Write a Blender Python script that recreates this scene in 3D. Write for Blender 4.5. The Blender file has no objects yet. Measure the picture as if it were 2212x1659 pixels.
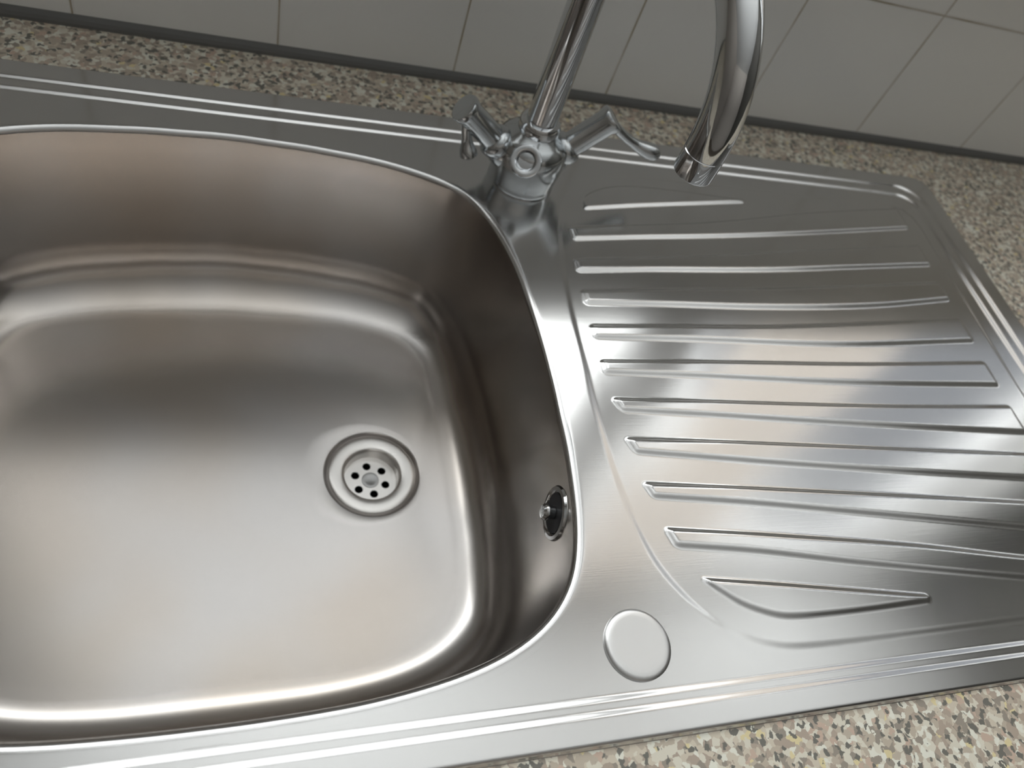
import bpy, bmesh, math, random
import numpy as np
from mathutils import Vector, Matrix
from mathutils.geometry import delaunay_2d_cdt

random.seed(4)
C = bpy.context.scene.collection
sc = bpy.context.scene

# ------------------------------------------------------------------ camera, sky, lights, exposure
cam = bpy.data.cameras.new('camera'); camo = bpy.data.objects.new('camera', cam); C.objects.link(camo)
camo.location = (0.0, -0.0477, 0.3969)
camo.rotation_euler = (0.6267, -0.2807, -0.1827)
cam.sensor_fit = 'HORIZONTAL'; cam.sensor_width = 36.0
cam.lens = 1657.51 / 2212 * 36.0
cam.clip_start = 0.01
cam.dof.use_dof = True
cam.dof.focus_distance = 0.45
cam.dof.aperture_fstop = (cam.lens / 1000) / 0.0040
sc.camera = camo

w = bpy.data.worlds.new('sky'); sc.world = w; w.use_nodes = True
nt = w.node_tree; nt.nodes.clear()
def wn(typ, **kw):
    n = nt.nodes.new(typ)
    for k, v_ in kw.items(): setattr(n, k, v_)
    return n
def wramp(src, stops):
    r = wn('ShaderNodeValToRGB'); el = r.color_ramp.elements
    el[0].position, el[0].color = stops[0][0], (*stops[0][1], 1); el[1].position, el[1].color = stops[-1][0], (*stops[-1][1], 1)
    for p_, c_ in stops[1:-1]:
        q = el.new(p_); q.color = (*c_, 1)
    nt.links.new(src, r.inputs[0]); return r.outputs[0]
def wm(op, a, b_=None):
    n = wn('ShaderNodeMath', operation=op)
    for i_, q in enumerate((a, b_)):
        if q is None: continue
        if isinstance(q, (int, float)): n.inputs[i_].default_value = q
        else: nt.links.new(q, n.inputs[i_])
    return n.outputs[0]
wo = wn('ShaderNodeOutputWorld'); bg = wn('ShaderNodeBackground'); tc = wn('ShaderNodeTexCoord'); sx = wn('ShaderNodeSeparateXYZ')
nt.links.new(tc.outputs['Generated'], sx.inputs[0])
X_, Y_, Z_ = sx.outputs[0], sx.outputs[1], sx.outputs[2]
pos = wm('MULTIPLY_ADD', Z_, .5); pos.node.inputs[2].default_value = .5
# strong glow below the horizon, added to light the ceiling, pale hazy sky above (radiance in tenths of the strength)
G = .29
base = wramp(pos, [(0.0, (G*.35, G*.35, G*.36)), (.15, (G*.55, G*.55, G*.56)), (.35, (G*1.15, G*1.15, G*1.17)), (.49, (G*.7, G*.7, G*.72)), (.52, (.013, .0135, .015)), (.835, (.015, .0155, .017)), (.88, (.034, .034, .0345)), (.965, (.033, .033, .0335)), (.98, (.011, .011, .0115)), (1.0, (.009, .009, .0095))])
# bright band added to the sky on the left, to whiten rims and flange
hor = wm('SQRT', wm('ADD', wm('MULTIPLY', X_, X_), wm('MULTIPLY', Y_, Y_)))
saz = wm('DIVIDE', X_, wm('MAXIMUM', hor, .001))
band = wramp(pos, [(.55, (0, 0, 0)), (.62, (.6, .6, .6)), (.80, (1, 1, 1)), (.890, (1, 1, 1)), (.918, (.15, .15, .15)), (.932, (0, 0, 0))])
azm = wramp(saz, [(.655, (1, 1, 1)), (.735, (0, 0, 0))])
mulv = wn('ShaderNodeVectorMath', operation='MULTIPLY'); nt.links.new(band, mulv.inputs[0]); nt.links.new(azm, mulv.inputs[1])
scv = wn('ShaderNodeVectorMath', operation='SCALE'); nt.links.new(mulv.outputs[0], scv.inputs[0]); scv.inputs['Scale'].default_value = .115
ad = wn('ShaderNodeVectorMath', operation='ADD'); nt.links.new(base, ad.inputs[0]); nt.links.new(scv.outputs[0], ad.inputs[1])
nt.links.new(ad.outputs[0], bg.inputs[0]); nt.links.new(bg.outputs[0], wo.inputs[0])
bg.inputs['Strength'].default_value = 24.0

def area(name, loc, rot, sx_, sy_, power, col=(1, 1, 1), portal=False):
    l = bpy.data.lights.new(name, 'AREA'); l.shape = 'RECTANGLE'; l.size = sx_; l.size_y = sy_
    l.energy = power; l.color = col
    if portal: l.cycles.is_portal = True
    o = bpy.data.objects.new(name, l); C.objects.link(o); o.location = loc; o.rotation_euler = rot
    return o
WY = 0.5602                      # face of the tiled wall
WX0, WX1, WZ0, WZ1 = -0.42, 1.80, 0.275, 1.52
area('window_portal', ((WX0+WX1)/2, WY+.10, (WZ0+WZ1)/2), (-math.pi/2, 0, 0), WX1-WX0, WZ1-WZ0, 1, portal=True)

sc.view_settings.view_transform = 'Standard'; sc.view_settings.look = 'None'
sc.view_settings.exposure = 0.60; sc.view_settings.gamma = 1.0; sc.view_settings.use_curve_mapping = False

# ------------------------------------------------------------------ helpers
def setprops(o, label=None, cat=None, kind=None, group=None):
    if label: o['label'] = label
    if cat: o['category'] = cat
    if kind: o['kind'] = kind
    if group: o['group'] = group
    return o
def empty(name, loc, label, cat, group=None):
    o = bpy.data.objects.new(name, None); C.objects.link(o); o.location = loc; o.empty_display_size = .02
    return setprops(o, label, cat, None, group)
def link(name, me, mat, parent=None, smooth=True):
    o = bpy.data.objects.new(name, me); C.objects.link(o)
    for m in (mat if isinstance(mat, (list, tuple)) else [mat]): me.materials.append(m)
    if smooth: me.shade_smooth() if hasattr(me, 'shade_smooth') else None
    if parent:
        o.parent = parent
        bpy.context.view_layer.update()
        o.matrix_parent_inverse = parent.matrix_world.inverted()
    return o
def from_bm(name, bm, mat, parent=None, smooth=True, auto=.65):
    bmesh.ops.recalc_face_normals(bm, faces=bm.faces)
    me = bpy.data.meshes.new(name)
    if auto is not None:
        for ed in bm.edges:
            if len(ed.link_faces) == 2 and ed.calc_face_angle(0) > auto: ed.smooth = False
    bm.to_mesh(me); bm.free()
    return link(name, me, mat, parent, smooth)
def frame_of(d):
    d = d.normalized(); a = Vector((0, 0, 1)) if abs(d.z) < .9 else Vector((1, 0, 0))
    u = d.cross(a).normalized(); return u, d.cross(u).normalized()
def lathe(bm, origin, axis, prof, n=48, cap0=True, cap1=True):
    """prof: list of (radius, height along the axis)"""
    origin = Vector(origin); axis = Vector(axis).normalized(); u, v = frame_of(axis)
    rings = []
    for r, h in prof:
        if r < 1e-6: rings.append([bm.verts.new(origin + axis*h)])
        else: rings.append([bm.verts.new(origin + axis*h + (u*math.cos(2*math.pi*i/n) + v*math.sin(2*math.pi*i/n))*r) for i in range(n)])
    for a, b in zip(rings, rings[1:]):
        for i in range(n):
            j = (i+1) % n
            if len(a) == 1 and len(b) == 1: continue
            if len(a) == 1: bm.faces.new((a[0], b[i], b[j]))
            elif len(b) == 1: bm.faces.new((a[i], a[j], b[0]))
            else: bm.faces.new((a[i], a[j], b[j], b[i]))
    if cap0 and len(rings[0]) > 1: bm.faces.new(rings[0][::-1])
    if cap1 and len(rings[-1]) > 1: bm.faces.new(rings[-1])
def tube(bm, pts, rad, n=32, caps=True, flat=None):
    pts = [Vector(p) for p in pts]; N = len(pts)
    rad = rad if isinstance(rad, (list, tuple)) else [rad]*N
    flat = flat or [1.0]*N
    u = None; rings = []
    for i, p in enumerate(pts):
        t = (pts[min(i+1, N-1)] - pts[max(i-1, 0)]).normalized()
        if u is None: u, v = frame_of(t)
        else:
            u = (u - t*u.dot(t)).normalized(); v = t.cross(u).normalized()
        rings.append([bm.verts.new(p + (u*math.cos(2*math.pi*k/n)*flat[i] + v*math.sin(2*math.pi*k/n))*rad[i]) for k in range(n)])
    for a, b in zip(rings, rings[1:]):
        for k in range(n): bm.faces.new((a[k], a[(k+1) % n], b[(k+1) % n], b[k]))
    if caps: bm.faces.new(rings[0][::-1]); bm.faces.new(rings[-1])
def box(bm, x0, x1, y0, y1, z0, z1, bev=0):
    r = bmesh.ops.create_cube(bm, size=1)
    for vv in r['verts']:
        vv.co = Vector((x0+(vv.co.x+.5)*(x1-x0), y0+(vv.co.y+.5)*(y1-y0), z0+(vv.co.z+.5)*(z1-z0)))
    if bev:
        es = list({e_ for vv in r['verts'] for e_ in vv.link_edges})
        bmesh.ops.bevel(bm, geom=es, offset=bev, segments=3, affect='EDGES', profile=.5)
def crom(pts, n):
    """smooth closed or open curve through pts"""
    pts = [np.array(p, float) for p in pts]; out = []
    P = [2*pts[0]-pts[1]] + pts + [2*pts[-1]-pts[-2]]
    for i in range(1, len(P)-2):
        for k in range(n):
            t = k/n; a, b, c, d = P[i-1], P[i], P[i+1], P[i+2]
            out.append(.5*((2*b)+(-a+c)*t+(2*a-5*b+4*c-d)*t*t+(-a+3*b-3*c+d)*t**3))
    out.append(pts[-1]); return np.array(out)

# ------------------------------------------------------------------ materials
def mat(name, col=(.5, .5, .5), rough=.5, metal=0.0, **kw):
    m = bpy.data.materials.new(name); m.use_nodes = True
    b = m.node_tree.nodes['Principled BSDF']
    b.inputs['Base Color'].default_value = (*col, 1); b.inputs['Roughness'].default_value = rough; b.inputs['Metallic'].default_value = metal
    for k, v_ in kw.items(): b.inputs[k].default_value = v_
    return m, m.node_tree, b
def node(t, typ, **kw):
    n = t.nodes.new(typ)
    for k, v_ in kw.items(): setattr(n, k, v_)
    return n
def steel(name, col, rough, scale, bump, mottle=.0, blotch=0.0):
    m, t, b = mat(name, col, rough, 1.0)
    tcn = node(t, 'ShaderNodeTexCoord'); mp = node(t, 'ShaderNodeMapping'); mp.inputs['Scale'].default_value = scale
    t.links.new(tcn.outputs['Object'], mp.inputs[0])
    n = node(t, 'ShaderNodeTexNoise'); n.inputs['Scale'].default_value = 1.0; n.inputs['Detail'].default_value = 3
    t.links.new(mp.outputs[0], n.inputs['Vector'])
    bp = node(t, 'ShaderNodeBump'); bp.inputs['Strength'].default_value = bump; bp.inputs['Distance'].default_value = .0002
    t.links.new(n.outputs['Fac'], bp.inputs['Height']); t.links.new(bp.outputs[0], b.inputs['Normal'])
    n2 = node(t, 'ShaderNodeTexNoise'); n2.inputs['Scale'].default_value = 14; n2.inputs['Detail'].default_value = 4
    t.links.new(tcn.outputs['Object'], n2.inputs['Vector'])
    r = node(t, 'ShaderNodeMapRange'); r.inputs['To Min'].default_value = rough-mottle; r.inputs['To Max'].default_value = rough+mottle
    r.inputs['From Min'].default_value = .3; r.inputs['From Max'].default_value = .7
    t.links.new(n2.outputs['Fac'], r.inputs['Value']); t.links.new(r.outputs[0], b.inputs['Roughness'])
    if blotch:
        mx = node(t, 'ShaderNodeMix', data_type='RGBA')
        mx.inputs['A'].default_value = (*col, 1); mx.inputs['B'].default_value = (*[c*(1-blotch)*k for c, k in zip(col, (1.03, .97, .9))], 1)
        n3 = node(t, 'ShaderNodeTexNoise'); n3.inputs['Scale'].default_value = 9; n3.inputs['Detail'].default_value = 1
        t.links.new(tcn.outputs['Object'], n3.inputs['Vector'])
        r3 = node(t, 'ShaderNodeMapRange'); r3.inputs['From Min'].default_value = .3; r3.inputs['From Max'].default_value = .75; r3.interpolation_type = 'SMOOTHSTEP'
        t.links.new(n3.outputs['Fac'], r3.inputs['Value']); t.links.new(r3.outputs[0], mx.inputs['Factor'])
        t.links.new(mx.outputs['Result'], b.inputs['Base Color'])
    return m
M_deck = steel('brushed_steel', (.66, .66, .66), .16, (25, 1500, 1500), .05, .012)
M_bowl = steel('satin_steel', (.535, .517, .507), .225, (200, 200, 200), .03, .0, .06)
M_flange = steel('satin_steel_drain', (.80, .78, .76), .30, (400, 400, 400), .1, .03)
M_chrome = mat('chrome', (.72, .74, .76), .06, 1.0)[0]
M_chrome2 = mat('dull_chrome', (.62, .65, .67), .15, 1.0)[0]
M_screw = mat('worn_screw', (.42, .42, .42), .35, 1.0)[0]
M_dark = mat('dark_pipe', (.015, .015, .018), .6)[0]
M_cover = steel('matt_steel_cap', (.70, .70, .70), .34, (400, 400, 400), .1, .02)

def make_granite():
    m, t, b = mat('speckled_laminate', (.5, .45, .4), .38)
    tcn = node(t, 'ShaderNodeTexCoord')
    nz = node(t, 'ShaderNodeTexNoise'); nz.inputs['Scale'].default_value = 260; nz.inputs['Detail'].default_value = 2
    t.links.new(tcn.outputs['Object'], nz.inputs['Vector'])
    mx = node(t, 'ShaderNodeMix', data_type='VECTOR'); mx.inputs['Factor'].default_value = .0045
    t.links.new(tcn.outputs['Object'], mx.inputs['A']); t.links.new(nz.outputs['Color'], mx.inputs['B'])
    def vor(scale, seed):
        mp = node(t, 'ShaderNodeMapping'); mp.inputs['Location'].default_value = (seed, seed*.7, 0)
        t.links.new(mx.outputs['Result'], mp.inputs[0])
        v = node(t, 'ShaderNodeTexVoronoi'); v.inputs['Scale'].default_value = scale
        t.links.new(mp.outputs[0], v.inputs['Vector'])
        s = node(t, 'ShaderNodeSeparateColor'); t.links.new(v.outputs['Color'], s.inputs[0]); return s.outputs[0]
    def ramp(src, stops):
        r = node(t, 'ShaderNodeValToRGB'); r.color_ramp.interpolation = 'CONSTANT'
        r.color_ramp.elements[0].position = stops[0][0]; r.color_ramp.elements[0].color = (*stops[0][1], 1)
        r.color_ramp.elements[1].position = stops[1][0]; r.color_ramp.elements[1].color = (*stops[1][1], 1)
        for p_, c_ in stops[2:]:
            q = r.color_ramp.elements.new(p_); q.color = (*c_, 1)
        t.links.new(src, r.inputs[0]); return r.outputs[0]
    base = ramp(vor(270, 0), [(0, (0.500, 0.425, 0.338)), (.22, (0.750, 0.712, 0.600)), (.42, (0.400, 0.312, 0.250)), (.58, (0.650, 0.575, 0.463)), (.70, (0.250, 0.213, 0.175)), (.80, (0.850, 0.850, 0.750)), (.92, (0.575, 0.413, 0.325)), (.97, (0.775, 0.663, 0.350))])
    spots = ramp(vor(340, 3), [(0, (0, 0, 0)), (.86, (1, 1, 1))])
    m2 = node(t, 'ShaderNodeMix', data_type='RGBA'); m2.inputs['B'].default_value = (.055, .06, .055, 1)
    t.links.new(base, m2.inputs['A']); t.links.new(spots, m2.inputs['Factor'])
    m3 = node(t, 'ShaderNodeMix', data_type='RGBA'); m3.inputs['Factor'].default_value = .22; m3.inputs['B'].default_value = (.56, .52, .44, 1)
    t.links.new(m2.outputs['Result'], m3.inputs['A']); t.links.new(m3.outputs['Result'], b.inputs['Base Color'])
    return m
M_granite = make_granite()

TP, TX0, TZ = 0.1504, -0.1294, 0.1404        # tile pitch, one vertical joint, one horizontal joint
def make_tiles():
    m, t, b = mat('glazed_tile', (.8, .8, .77), .18)
    tcn = node(t, 'ShaderNodeTexCoord'); s = node(t, 'ShaderNodeSeparateXYZ'); t.links.new(tcn.outputs['Object'], s.inputs[0])
    def M(op, a, bb=None, c=None):
        n = node(t, 'ShaderNodeMath', operation=op)
        for i, q in enumerate((a, bb, c)):
            if q is None: continue
            if isinstance(q, (int, float)): n.inputs[i].default_value = q
            else: t.links.new(q, n.inputs[i])
        return n.outputs[0]
    def joint(sock, off):
        f = M('PINGPONG', M('SUBTRACT', sock, off), TP/2)
        return f            # distance to nearest joint
    d = M('MINIMUM', joint(s.outputs['X'], TX0), joint(s.outputs['Z'], TZ))
    mask = M('SMOOTHSTEP' if False else 'LESS_THAN', d, .0007)
    nz = node(t, 'ShaderNodeTexNoise'); nz.inputs['Scale'].default_value = 18; t.links.new(tcn.outputs['Object'], nz.inputs['Vector'])
    g = node(t, 'ShaderNodeValToRGB'); g.color_ramp.elements[0].position = .4; g.color_ramp.elements[0].color = (.34, .28, .17, 1)
    g.color_ramp.elements[1].position = .62; g.color_ramp.elements[1].color = (.56, .52, .46, 1); t.links.new(nz.outputs['Fac'], g.inputs[0])
    mx = node(t, 'ShaderNodeMix', data_type='RGBA'); mx.inputs['A'].default_value = (.86, .86, .84, 1)
    t.links.new(g.outputs[0], mx.inputs['B']); t.links.new(mask, mx.inputs['Factor']); t.links.new(mx.outputs['Result'], b.inputs['Base Color'])
    r = M('ADD', M('MULTIPLY', mask, .6), .2); t.links.new(r, b.inputs['Roughness'])
    h = M('MINIMUM', d, .0025); bp = node(t, 'ShaderNodeBump'); bp.inputs['Strength'].default_value = .6; bp.inputs['Distance'].default_value = .5
    t.links.new(h, bp.inputs['Height']); t.links.new(bp.outputs[0], b.inputs['Normal'])
    return m
M_tile = make_tiles()
M_seal = mat('grey_sealant', (.13, .13, .125), .5)[0]
M_paint = mat('ceiling_paint', (.74, .745, .74), .9)[0]
M_wallp = mat('wall_paint', (.48, .44, .40), .9)[0]
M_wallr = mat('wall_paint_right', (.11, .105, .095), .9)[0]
M_floor = mat('floor_vinyl', (.10, .08, .06), .5)[0]
M_frame = mat('white_window_frame', (.8, .8, .8), .4)[0]
def make_glass():
    m = bpy.data.materials.new('window_glass'); m.use_nodes = True; t = m.node_tree; t.nodes.clear()
    o = node(t, 'ShaderNodeOutputMaterial'); mx = node(t, 'ShaderNodeMixShader'); tr = node(t, 'ShaderNodeBsdfTransparent'); gl = node(t, 'ShaderNodeBsdfGlossy')
    gl.inputs['Roughness'].default_value = .02; tr.inputs[0].default_value = (.96, .97, .96, 1)
    g = node(t, 'ShaderNodeNewGeometry'); dt = node(t, 'ShaderNodeVectorMath', operation='DOT_PRODUCT')
    t.links.new(g.outputs['Incoming'], dt.inputs[0]); t.links.new(g.outputs['Normal'], dt.inputs[1])
    ab = node(t, 'ShaderNodeMath', operation='ABSOLUTE'); t.links.new(dt.outputs['Value'], ab.inputs[0])
    om = node(t, 'ShaderNodeMath', operation='SUBTRACT'); om.inputs[0].default_value = 1; t.links.new(ab.outputs[0], om.inputs[1])
    pw = node(t, 'ShaderNodeMath', operation='POWER'); pw.inputs[1].default_value = 5; t.links.new(om.outputs[0], pw.inputs[0])
    f = node(t, 'ShaderNodeMath', operation='MULTIPLY_ADD'); f.inputs[1].default_value = .96; f.inputs[2].default_value = .04; t.links.new(pw.outputs[0], f.inputs[0])
    t.links.new(f.outputs[0], mx.inputs[0]); t.links.new(tr.outputs[0], mx.inputs[1]); t.links.new(gl.outputs[0], mx.inputs[2]); t.links.new(mx.outputs[0], o.inputs[0])
    return m
M_glass = make_glass()
def make_curtain():
    m = bpy.data.materials.new('cream_net_curtain'); m.use_nodes = True; t = m.node_tree; t.nodes.clear()
    o = node(t, 'ShaderNodeOutputMaterial'); mx = node(t, 'ShaderNodeMixShader'); tl = node(t, 'ShaderNodeBsdfTranslucent'); df = node(t, 'ShaderNodeBsdfDiffuse')
    tl.inputs[0].default_value = (.66, .62, .58, 1); df.inputs[0].default_value = (.6, .54, .47, 1); mx.inputs[0].default_value = .25
    t.links.new(tl.outputs[0], mx.inputs[1]); t.links.new(df.outputs[0], mx.inputs[2]); t.links.new(mx.outputs[0], o.inputs[0])
    return m
M_curtain = make_curtain()

# ------------------------------------------------------------------ room shell
RX0, RX1, RY0, FZ, CZ = -1.7, 2.05, -2.3, -0.90, 1.56
def struct(name, bm, m, parent=None, smooth=False, label=None):
    o = from_bm(name, bm, m, parent, smooth)
    if not parent: o['kind'] = 'structure'
    if label: o['label'] = label
    return o
b = bmesh.new()
box(b, RX0-.1, WX0, WY, WY+.14, FZ, CZ); box(b, WX1, RX1+.1, WY, WY+.14, FZ, CZ)
box(b, WX0, WX1, WY, WY+.14, FZ, WZ0); box(b, WX0, WX1, WY, WY+.14, WZ1, CZ)
struct('wall_back', b, M_tile)
b = bmesh.new(); box(b, RX0-.1, RX1+.1, RY0-.1, WY+.14, CZ, CZ+.1); struct('ceiling', b, M_paint)
b = bmesh.new(); box(b, RX0-.1, RX1+.1, RY0-.1, WY+.14, FZ-.1, FZ); struct('floor', b, M_floor)
b = bmesh.new(); box(b, RX0-.1, RX0, RY0, WY, FZ, CZ); struct('wall_left', b, M_wallp)
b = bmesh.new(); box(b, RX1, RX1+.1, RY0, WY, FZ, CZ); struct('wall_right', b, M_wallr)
b = bmesh.new(); box(b, RX0, RX1, RY0-.1, RY0, FZ, CZ); struct('wall_front', b, M_wallp)
b = bmesh.new()
for x0, x1, z0, z1 in ((WX0, WX1, WZ0, WZ0+.03), (WX0, WX1, WZ1-.05, WZ1), (WX0, WX0+.05, WZ0+.03, WZ1-.05), (WX1-.05, WX1, WZ0+.03, WZ1-.05), (.56, .69, WZ0+.03, WZ1-.05)):
    box(b, x0, x1, WY+.07, WY+.13, z0, z1, .003)
win = struct('window_1', b, M_frame)
for xa, xb in ((WX0+.05, .56), (.69, WX1-.05)):
    b = bmesh.new(); box(b, xa, xb, WY+.098, WY+.102, WZ0+.03, WZ1-.05); from_bm('pane', b, M_glass, win, False)
b = bmesh.new(); box(b, WX0-.04, WX1+.04, WY-.062, WY+.068, WZ0-.022, WZ0-.0005, .004); from_bm('shading_sill', b, M_frame, win)  # unseen sill, added to shade the back of the worktop
# unseen pleated cloth in the right-hand light, added for its cream reflection
b = bmesh.new(); N = 160
ca = [b.verts.new((.78+.30*i/N, WY+.055+.010*math.sin(i*.62)+.006*math.sin(i*.23+1), WZ0+.035)) for i in range(N+1)]
cb = [b.verts.new((.78+.30*i/N, WY+.055+.012*math.sin(i*.62+.2), WZ1-.03)) for i in range(N+1)]
for i in range(N): b.faces.new((ca[i], ca[i+1], cb[i+1], cb[i]))
from_bm('added_curtain', b, M_curtain, win)
# sealant bead where worktop meets tiles
b = bmesh.new()
n = 6; prof = [(0, -.0015), (-.0055, -.0015), (-.0050, .0010), (-.0035, .0035), (-.0015, .0052), (0, .0062)]
for x0, x1 in ((RX0+.01, RX1-.01),):
    A = [b.verts.new((x0, WY+y, z)) for y, z in prof]; B = [b.verts.new((x1, WY+y, z)) for y, z in prof]
    for i in range(n): b.faces.new((A[i], A[(i+1) % n], B[(i+1) % n], B[i]))
    b.faces.new(A); b.faces.new(B)
struct('trim_1', b, M_seal)

# ------------------------------------------------------------------ worktop with sink cutout
CT = -0.0015
SX0, SX1, SY0, SY1 = -0.281, 0.6845, 0.0, 0.5
b = bmesh.new()
hx0, hx1, hy0, hy1 = SX0+.012, SX1-.012, SY0+.012, SY1-.012
box(b, RX0+.005, hx0, -.09, WY-.0002, CT-.038, CT); box(b, hx1, RX1-.005, -.09, WY-.0002, CT-.038, CT)
box(b, hx0, hx1, -.09, hy0, CT-.038, CT); box(b, hx0, hx1, hy1, WY-.0002, CT-.038, CT)
wt = from_bm('worktop', b, M_granite, None, False)
setprops(wt, 'speckled brown, beige and black stone-effect worktop around the steel sink', 'worktop')

# ------------------------------------------------------------------ sink
sink = empty('kitchen_sink', (0.2, 0.25, 0), 'brushed stainless steel inset sink with one large bowl and a ribbed drainboard', 'sink')
BC = np.array([-0.0155, 0.242])
qf = [(.2125, 0), (.2117, -.040), (.2095, -.087), (.2040, -.126), (.1985, -.146), (.1845, -.1665), (.1664, -.181), (.1405, -.1925), (.112, -.1995), (.086, -.2035), (.052, -.2063), (.026, -.2072), (0, -.2075)]
qb = [(.2125, 0), (.2115, .030), (.2090, .0617), (.2035, .107), (.1915, .1456), (.1748, .1705), (.1575, .1790), (.1256, .1905), (.078, .1985), (.0316, .2025), (0, .2045)]
def full_outline():
    L = [(x, y) for x, y in qf[::-1]]                       # bottom -> right
    L += [(x, y) for x, y in qb[1:]]                        # right -> top
    L += [(-x, y) for x, y in qb[::-1][1:]]                 # top -> left
    L += [(-x, y) for x, y in qf[1:-1]]
    return np.array(L)
def outline_r(NT=288):
    L = full_outline(); th = np.unwrap(np.arctan2(L[:, 1], L[:, 0])); r = np.hypot(L[:, 0], L[:, 1])
    thp = np.concatenate([th-2*np.pi, th, th+2*np.pi]); rp = np.tile(r, 3)
    T = np.arange(NT)*2*np.pi/NT - np.pi/2
    fine = np.interp(np.linspace(-np.pi*1.5, np.pi*1.5, NT*3//2*8), thp, rp)
    R = np.interp(T, thp, rp)
    for _ in range(10): R = .25*np.roll(R, 1)+.5*R+.25*np.roll(R, -1)
    return T, R
NT = 288
TH, RR = outline_r(NT)
CT_, ST_ = np.cos(TH), np.sin(TH)
pts = np.c_[CT_*RR, ST_*RR]; tan = np.roll(pts, -1, 0)-np.roll(pts, 1, 0); tan /= np.linalg.norm(tan, axis=1)[:, None]
NRM = np.c_[tan[:, 1], -tan[:, 0]]                          # outward
def ring_off(d):  # outward offset d along the normal for small d, radial for large negative d
    d = np.broadcast_to(d, (NT,))
    k = np.clip(-d/.02, 0, 1)[:, None]
    dirn = NRM*(1-k)+np.c_[CT_, ST_]*k
    return BC + pts + dirn*d[:, None]
sidew = np.abs(NRM[:, 0])**2.0                              # 1 at the left and right walls, 0 at front and back
front = np.clip(-NRM[:, 1], 0, 1)
for _ in range(12): sidew = .25*np.roll(sidew, 1)+.5*sidew+.25*np.roll(sidew, -1)
D = 0.150
RF = .005                                                    # rim radius
draft = math.radians(4)
rings = []
OUTC = .0075
rings.append((ring_off(OUTC), np.zeros(NT))); rings.append((ring_off(.0055), np.zeros(NT))); rings.append((ring_off(.0040), np.zeros(NT)))
for k in range(1, 10):
    a = (math.pi/2-draft)*k/9
    rings.append((ring_off(.0032-RF*math.sin(a)), np.full(NT, -RF*(1-math.cos(a)))))
fh = .050*(1-sidew)+.038*sidew                               # horizontal fillet run
fv = .048*(1-sidew)+.042*sidew                               # vertical fillet run
y0 = .0032-RF*math.cos(draft); zt = -RF
for k in range(1, 7):
    z = zt-(D-fv-RF)*k/6
    rings.append((ring_off(y0+(z-zt)*math.tan(draft)), z))
zb = -(D-fv); db = y0+(zb-zt)*math.tan(draft)
for k in range(1, 19):
    a = (math.pi/2)*k/18
    rings.append((ring_off(db-fh*(1-math.cos(a*.97))), zb-fv*(math.sin(a)-.0)))
floor_ring, floor_z = rings[-1]
DC = np.array([0.0965, 0.243]); DZ = -.1535
CIRC = DC+.0388*np.c_[CT_, ST_]
for k in range(1, 15):
    s = k/14; s2 = s
    zz = floor_z*(1-s)+(DZ)*s
    rings.append((floor_ring*(1-s2)+CIRC*s2, zz))
for r_, z_ in ((.0380, DZ-.0002), (.0374, DZ-.0008), (.0368, DZ-.0020), (.0362, DZ-.0034), (.0356, DZ-.0039), (.0350, DZ-.0040), (.0300, DZ-.0042)):
    rings.append((DC+r_*np.c_[CT_, ST_], np.full(NT, z_)))
V = []; F = []
for p_, z_ in rings:
    V += [(p_[i, 0], p_[i, 1], float(np.broadcast_to(z_, (NT,))[i])) for i in range(NT)]
for k in range(len(rings)-1):
    for i in range(NT):
        j = (i+1) % NT
        F.append((k*NT+i, k*NT+j, (k+1)*NT+j, (k+1)*NT+i))
me = bpy.data.meshes.new('bowl'); me.from_pydata(V, [], F); me.update()
bowl = link('bowl', me, M_bowl, sink)
bm_ = bmesh.new(); bm_.from_mesh(me); bmesh.ops.recalc_face_normals(bm_, faces=bm_.faces)
up = sum(f.normal.z for f in bm_.faces if f.calc_center_median().z < -.14)
if up < 0: bmesh.ops.reverse_faces(bm_, faces=bm_.faces)
bm_.to_mesh(me); bm_.free()
for i, poly in enumerate(me.polygons): poly.use_smooth = True
# the rolled rim keeps the brushed finish of the deck
me.materials.append(M_deck)
for poly in me.polygons:
    if poly.center.z > -.0042: poly.material_index = 1

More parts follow.
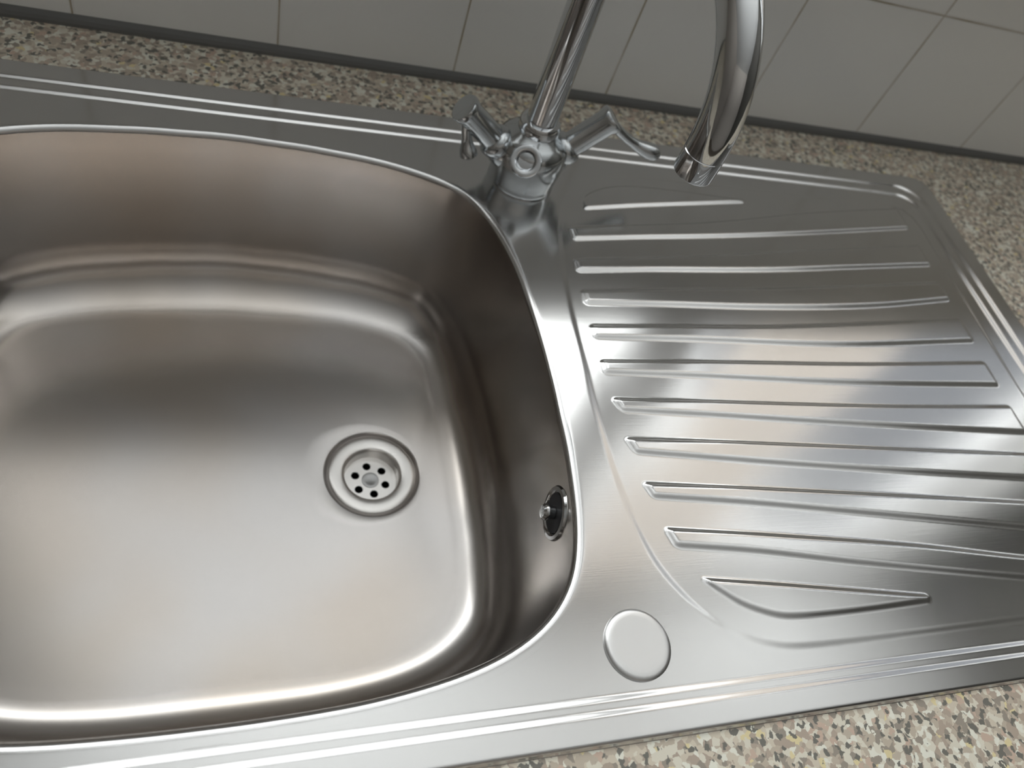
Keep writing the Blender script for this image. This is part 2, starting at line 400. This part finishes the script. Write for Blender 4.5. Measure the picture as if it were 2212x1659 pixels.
# ---- pressed top sheet (deck and drainboard) as a height field
mm = .001
ribs = [  # lower edge polyline, upper edge polyline (mm), traced from the sheet
 ([(264, 403), (340, 416), (430, 431)], [(258, 404), (266, 416), (276, 424), (290, 430.5), (305, 434), (328, 436), (360, 436), (395, 434.5), (430, 433)]),
 ([(246, 366.8), (366, 380.4), (478, 396.2), (617, 418.3)], [(246, 379), (374, 397.4), (504, 425.4), (617, 445)]),
 ([(241, 332.9), (408, 345.4), (509, 356.8), (615, 369.2)], [(241, 343.6), (346, 355.2), (467, 372.9), (615, 394)]),
 ([(240, 300.4), (391, 303.8), (510, 312), (612, 326)], [(240, 311.5), (399, 323.5), (523, 336), (612, 346)]),
 ([(238.5, 268.2), (336, 268), (464, 268.4), (609, 277.9)], [(238.5, 278), (383, 282.6), (500, 291.6), (609, 302)]),
 ([(238.2, 237), (362, 232.6), (467, 230.1), (606, 230.4)], [(238.2, 246.2), (368, 247.2), (477, 248.5), (606, 253.3)]),
 ([(239.5, 205.8), (348, 198), (467, 190.6), (604, 183.3)], [(239.5, 214), (353, 210.5), (477, 208), (604, 208)]),
 ([(240.5, 173.2), (334, 162.6), (446, 152.5), (602, 140)], [(240.5, 182.3), (339, 176.8), (456, 170.2), (602, 162)]),
 ([(243.5, 140.5), (320, 131.5), (407, 120.2), (600, 95)], [(243.5, 148.8), (324, 142), (453, 131.1), (600, 118)]),
 ([(249, 106.8), (307, 98.7), (388, 85), (518, 65.6), (598, 55)], [(249, 117), (311, 109.8), (432, 94.9), (528, 79.8), (598, 72)]),
 ([(264, 82), (268, 79.0), (273, 75.1), (281.4, 68.3), (291.8, 62.6), (305.7, 57.6), (318, 55.9), (338, 55.4), (373, 55.6), (425, 57.0)], [(264, 83.5), (272, 82.2), (329, 73.8), (425, 59.6)]),
]
def S(t):
    t = np.clip(t, 0, 1); return t*t*(3-2*t)
def rrect(x, y, x0, x1, y0, y1, r):       # signed distance, negative inside
    cx, cy = (x0+x1)/2, (y0+y1)/2; qx = np.abs(x-cx)-((x1-x0)/2-r); qy = np.abs(y-cy)-((y1-y0)/2-r)
    return np.hypot(np.maximum(qx, 0), np.maximum(qy, 0))+np.minimum(np.maximum(qx, qy), 0)-r
pl = np.array([(.2245, .2420), (.2232, .2107), (.2240, .164), (.2275, .130), (.2345, .099), (.246, .0772), (.2602, .0613), (.272, .0518), (.285, .0451), (.298, .0410), (.3134, .0388), (.346, .0380), (.42, .0383), (.52, .0390), (.60, .0398)])
plb = np.array([(.2245, .2420), (.2255, .290), (.2285, .330), (.2330, .365), (.2400, .390), (.2490, .4110), (.2635, .4300), (.2800, .4410), (.300, .4475), (.3217, .4495), (.42, .4500), (.52, .4500), (.60, .4498)])
PX = np.concatenate([pl[::-1, 0], plb[1:, 0]]); PY = np.concatenate([pl[::-1, 1], plb[1:, 1]])
outl = crom(np.c_[PX, PY], 8)
rc = [(.612, .0402), (.622, .043), (.628, .050), (.6295, .060), (.630, .10), (.630, .16), (.6305, .24), (.632, .31), (.6345, .38), (.636, .42), (.634, .436), (.627, .446), (.615, .4495)]
PANEL = np.concatenate([outl, np.array(rc)[::-1]])
def poly_sd(x, y, P):
    """signed distance to a polygon, negative inside (numpy, chunked)"""
    X = x.ravel(); Y = y.ravel(); d = np.full(X.shape, 1e9); ins = np.zeros(X.shape, bool)
    A = P; B = np.roll(P, -1, 0)
    for (ax, ay), (bx, by) in zip(A, B):
        ex, ey = bx-ax, by-ay; L = ex*ex+ey*ey
        if L < 1e-14: continue
        t = np.clip(((X-ax)*ex+(Y-ay)*ey)/L, 0, 1)
        d = np.minimum(d, (X-ax-t*ex)**2+(Y-ay-t*ey)**2)
        c = ((ay > Y) != (by > Y))
        if ey != 0: ins ^= c & (X < ex*(Y-ay)/ey+ax)
    d = np.sqrt(d); d[ins] *= -1; return d.reshape(x.shape)
PAN_H, RIB_H = -.0010, .0019
xs = np.concatenate([np.arange(SX0, .2, .0022), np.arange(.2, .64, .0011), np.arange(.64, SX1, .0009), [SX1]])
ys = np.concatenate([np.arange(SY0, .032, .0007), np.arange(.032, .455, .00085), np.arange(.455, SY1, .0007), [SY1]])
X, Y = np.meshgrid(xs, ys)
Z = np.zeros_like(X)
sd_in = rrect(X, Y, SX0+.020, .6560, .0200, .4745, .026)
hs = np.where(X > .64, .0062, np.where(Y > .25, .0050, .0036)); hs = np.where((X > .60) & (X <= .64), hs+(.0062-hs)*(X-.60)/.04, hs)
step_h = .0019+.0017*S((Y-.04)/.30)
Z += step_h*.5*(S((sd_in+hs+.0022)/.0044)+S((sd_in-hs+.0022)/.0044))   # two small steps up to the outer flange
sd_out = rrect(X, Y, SX0, SX1, SY0, SY1, .022)
Z -= (step_h+.0018)*S((sd_out+.0040)/.0040)**2                       # rolled outer edge
right = X > .2
sdp = np.full(X.shape, 1.0); sdp[:, xs > .2] = poly_sd(X[:, xs > .2], Y[:, xs > .2], PANEL)
Z -= (PAN_H*S((X-.235)/.09)+.0005*(1-S((X-.235)/.09)))*S((.0024-sdp)/.0048)      # falls gently towards the bowl
for ri, (lo, hi) in enumerate(ribs):
    lo = crom(lo, 10)*mm; hi = crom(hi, 10)*mm
    x0 = lo[0, 0]; x1 = lo[-1, 0]
    l = np.interp(X, lo[:, 0], lo[:, 1]); u = np.interp(X, hi[:, 0], hi[:, 1])
    xl = x0+(.0035 if ri > 5 else .0)*np.clip((u-Y)/np.maximum(u-l, .004), -1, 1.5)       # slanted left end with its tip at the back
    d1 = np.minimum(Y-l, u-Y)+.0023; d2 = np.minimum((X-xl)*.9, x1-X)+.0023
    q1 = 1-S(d1/.0046); q2 = 1-S(d2/.0046)
    Z += RIB_H*np.clip(1-np.hypot(q1, q2), 0, 1)
# corner cut of the outer sheet (rounded) and removal of the bowl opening
bx = X-BC[0]; by = Y-BC[1]; ang = np.arctan2(by, bx)
OC = ring_off(OUTC)-BC
oth = np.unwrap(np.arctan2(OC[:, 1], OC[:, 0])); orr = np.hypot(OC[:, 0], OC[:, 1])
orad = np.interp(np.mod(ang+np.pi/2, 2*np.pi)-np.pi/2, np.concatenate([oth-2*np.pi, oth, oth+2*np.pi]), np.tile(orr, 3))
rho = np.hypot(bx, by)
keep = (rho > orad) & (sd_out < .0004)
hole = ~(rho > orad)
H_, W_ = X.shape
nb = np.zeros_like(hole)
for dy in (-1, 0, 1):
    for dx in (-1, 0, 1):
        nb |= np.roll(np.roll(hole, dy, 0), dx, 1)
snap = nb & ~hole
X2 = X.copy(); Y2 = Y.copy()
X2[snap] = BC[0]+bx[snap]*(orad/np.maximum(rho, 1e-6))[snap]; Y2[snap] = BC[1]+by[snap]*(orad/np.maximum(rho, 1e-6))[snap]
idx = np.arange(H_*W_).reshape(H_, W_)
quads = np.stack([idx[:-1, :-1], idx[:-1, 1:], idx[1:, 1:], idx[1:, :-1]], -1).reshape(-1, 4)
kq = keep.ravel()[quads].all(1); quads = quads[kq]
P3 = np.c_[X2.ravel(), Y2.ravel(), Z.ravel()]
inpan = (sdp.ravel()[quads].mean(1) < .0042)
def grid_obj(name, q, m):
    used = np.unique(q); remap = np.full(H_*W_, -1); remap[used] = np.arange(len(used))
    me = bpy.data.meshes.new(name)
    v_ = P3[used]; q_ = remap[q]
    me.vertices.add(len(v_)); me.vertices.foreach_set('co', v_.astype(np.float32).ravel())
    me.loops.add(q_.size); me.loops.foreach_set('vertex_index', q_.astype(np.int32).ravel())
    me.polygons.add(len(q_)); me.polygons.foreach_set('loop_start', (np.arange(len(q_))*4).astype(np.int32))
    me.update(calc_edges=True); me.validate()
    me.polygons.foreach_set('use_smooth', np.ones(len(me.polygons), bool))
    return link(name, me, m, sink)
grid_obj('deck', quads[~inpan], M_deck)
grid_obj('drainboard', quads[inpan], M_deck)

# ---- drain strainer
FT = DZ-.0040
b = bmesh.new()
fl = [(.0346, 0), (.0350, .0014), (.0346, .0026), (.0336, .0032), (.0310, .0034), (.0275, .0032), (.0245, .0029), (.0228, .0022), (.0219, .0008), (.0217, -.001), (.0214, -.0075), (.0210, -.0095)]
lathe(b, (*DC, FT), (0, 0, 1), fl, 72, False, False)
drain = from_bm('drain_strainer', b, M_flange, sink)
drain['label'] = 'round pale steel drain flange'
# perforated plate with six holes
def plate(R, holes, z, th):
    pts2 = []; edges = []
    def loop(c, r, n):
        s0 = len(pts2)
        for i in range(n): pts2.append(Vector((c[0]+r*math.cos(2*math.pi*i/n), c[1]+r*math.sin(2*math.pi*i/n))))
        edges.extend((s0+i, s0+(i+1) % n) for i in range(n))
    loop(DC, R, 64)
    for c, r in holes: loop(c, r, 24)
    vs, es, fs, *_ = delaunay_2d_cdt(pts2, edges, [], 1, 1e-7)
    bm = bmesh.new(); bv = [bm.verts.new((v_.x, v_.y, z)) for v_ in vs]
    for f in fs:
        cx = sum(vs[i].x for i in f)/len(f); cy = sum(vs[i].y for i in f)/len(f)
        if any(math.hypot(cx-c[0], cy-c[1]) < r*.97 for c, r in holes): continue
        bm.faces.new([bv[i] for i in f])
    bmesh.ops.recalc_face_normals(bm, faces=bm.faces)
    g = bmesh.ops.extrude_face_region(bm, geom=bm.faces[:])
    for v_ in [q for q in g['geom'] if isinstance(q, bmesh.types.BMVert)]: v_.co.z -= th
    return bm
holes = []
for k in range(6):
    a = math.radians(-20.5+60*k); holes.append(((DC[0]+.0127*math.cos(a), DC[1]+.0127*math.sin(a)), .0034))
PZ = FT-.0088
pb = plate(.0214, holes, PZ, .0015)
pln = from_bm('strainer_plate', pb, M_flange, drain, False)
b = bmesh.new(); lathe(b, (*DC, PZ-.0002), (0, 0, 1), [(.0070, 0), (.0068, .0008), (.0058, .0011), (.0040, .0006), (0, .0004)], 32)
from_bm('screw', b, M_screw, drain)
b = bmesh.new(); lathe(b, (*DC, PZ-.002), (0, 0, -1), [(.0300, -.0035), (.0305, .002), (.0305, .06), (0, .062)], 40, False, False)
from_bm('waste_pipe', b, M_dark, drain)

# ---- overflow outlet on the right wall of the bowl
OP = Vector((.1888, .1440, -.0275)); OA = Vector((-1, .13, .09)).normalized()
b = bmesh.new(); lathe(b, OP-OA*.001, OA, [(.0176, -.003), (.0180, .0006), (.0172, .0018), (.0150, .0022), (.0137, .0015), (.0128, .0002)], 56, True, False)
ovf = from_bm('overflow_outlet', b, M_chrome, sink)
b = bmesh.new(); lathe(b, OP, OA, [(.0131, .0004), (0, .0003)], 40, False, False); from_bm('opening', b, M_dark, ovf)  # flat black disc paints the shade inside the overflow hole
b = bmesh.new(); lathe(b, OP, OA, [(.0042, .0008), (.0042, .0050), (.0054, .0056), (.0054, .0072), (.0040, .0088), (0, .0092)], 32); from_bm('screw', b, M_chrome, ovf)

# ------------------------------------------------------------------ blanking cap over the spare tap hole
b = bmesh.new(); lathe(b, (.2084, .0496, -.0003), (0, 0, 1), [(.0190, 0), (.0200, .0004), (.0200, .0016), (.0192, .0024), (.0176, .0029), (.0150, .0029), (.0090, .0027), (0, .0026)], 72)
cap = from_bm('tap_hole_cover', b, M_cover)
setprops(cap, 'flat round steel cover disc pressed into the sink corner between bowl and drainboard', 'cover')

# ------------------------------------------------------------------ mixer tap
TA = Vector((.213, .434, 0))
tap = empty('mixer_tap', TA, 'chrome kitchen mixer tap with tall swan neck spout and two lever handles behind the bowl', 'tap')
b = bmesh.new()
lathe(b, TA, (0, 0, 1), [(.0272, -.0003), (.0278, .0012), (.0276, .003), (.0278, .006), (.0287, .013), (.0294, .020), (.0296, .028), (.0292, .034), (.0276, .039), (.0225, .0435), (.0180, .0465), (.0160, .049)], 64)
from_bm('body', b, M_chrome2, tap)
b = bmesh.new(); lathe(b, TA+Vector((0, 0, .047)), (0, 0, 1), [(.0162, 0), (.0165, .002), (.0165, .008), (.0150, .0105), (.0128, .0112)], 48); from_bm('collar', b, M_chrome, tap)
SD = Vector((.242-.213, .274-.434, 0)).normalized(); RS = .0820; ZC = .168
path = [TA+Vector((0, 0, z)) for z in (.054, .09, .13, ZC)]
for k in range(1, 33):
    a = math.pi*k/32; path.append(TA+SD*(RS-RS*math.cos(a))+Vector((0, 0, ZC+RS*math.sin(a))))
tip = path[-1]
path += [tip+Vector((0, 0, -.003))]
b = bmesh.new(); tube(b, path, .0122, 40); spout = from_bm('spout', b, M_chrome, tap, auto=.9)
b = bmesh.new(); lathe(b, tip+Vector((0, 0, -.0185)), (0, 0, 1), [(.0098, .0030), (.0104, .0004), (.0112, 0), (.0120, .0004), (.0123, .0014), (.0123, .0148), (.0119, .0152)], 48, False, False)
ae = from_bm('aerator', b, M_chrome, spout)
b = bmesh.new(); lathe(b, tip+Vector((0, 0, -.0160)), (0, 0, 1), [(.0101, 0), (0, 0.0005)], 32, False, False); from_bm('aerator_mesh', b, M_dark, ae)
# round boss at the front of the body
b = bmesh.new(); fd = Vector((-.30, -.72, .62)).normalized(); fo = TA+Vector((-.0085, -.0175, .0300))
lathe(b, fo, fd, [(.0125, 0), (.0125, .013), (.0118, .0148), (.0100, .0152), (.0080, .0146), (.0070, .012), (.0060, .0108), (0, .0112)], 44); from_bm('front_boss', b, M_chrome, tap)
# two angled valve arms with levers
def arm(p0, p1, l0, l1, paddle):
    p0 = Vector(p0); p1 = Vector(p1); ax = (p1-p0); L = ax.length; ax.normalize()
    b = bmesh.new()
    lathe(b, p0, ax, [(.0145, 0), (.0140, .016), (.0126, .019), (.0138, .022), (.0140, .0265), (.0122, .0295), (.0104, .0305), (.0104, L-.008), (.0114, L-.005), (.0118, L-.002), (.0112, L-.0005), (.0100, L), (0, L+.0003)], 44)
    h = from_bm('valve_handle', b, M_chrome2, tap)
    b = bmesh.new()
    l0 = Vector(l0); l1 = Vector(l1); N = 14
    pp = [l0.lerp(l1, i/N)+Vector((0, 0, -.004*math.sin(math.pi*i/N))) for i in range(N+1)]
    rr = [.0040+(.0030*S(np.array((i/N-.45)/.4)).item()) for i in range(N+1)]; rr[-1] = .0045
    tube(b, pp, rr, 20)
    from_bm('lever', b, M_chrome2, h)
arm((.201, .433, .018), (.1495, .4335, .0600), (.1530, .4335, .0560), (.1625, .4260, .0205), 1)
arm((.225, .434, .016), (.2710, .4345, .0680), (.2690, .4340, .0640), (.3225, .4335, .0395), 1)
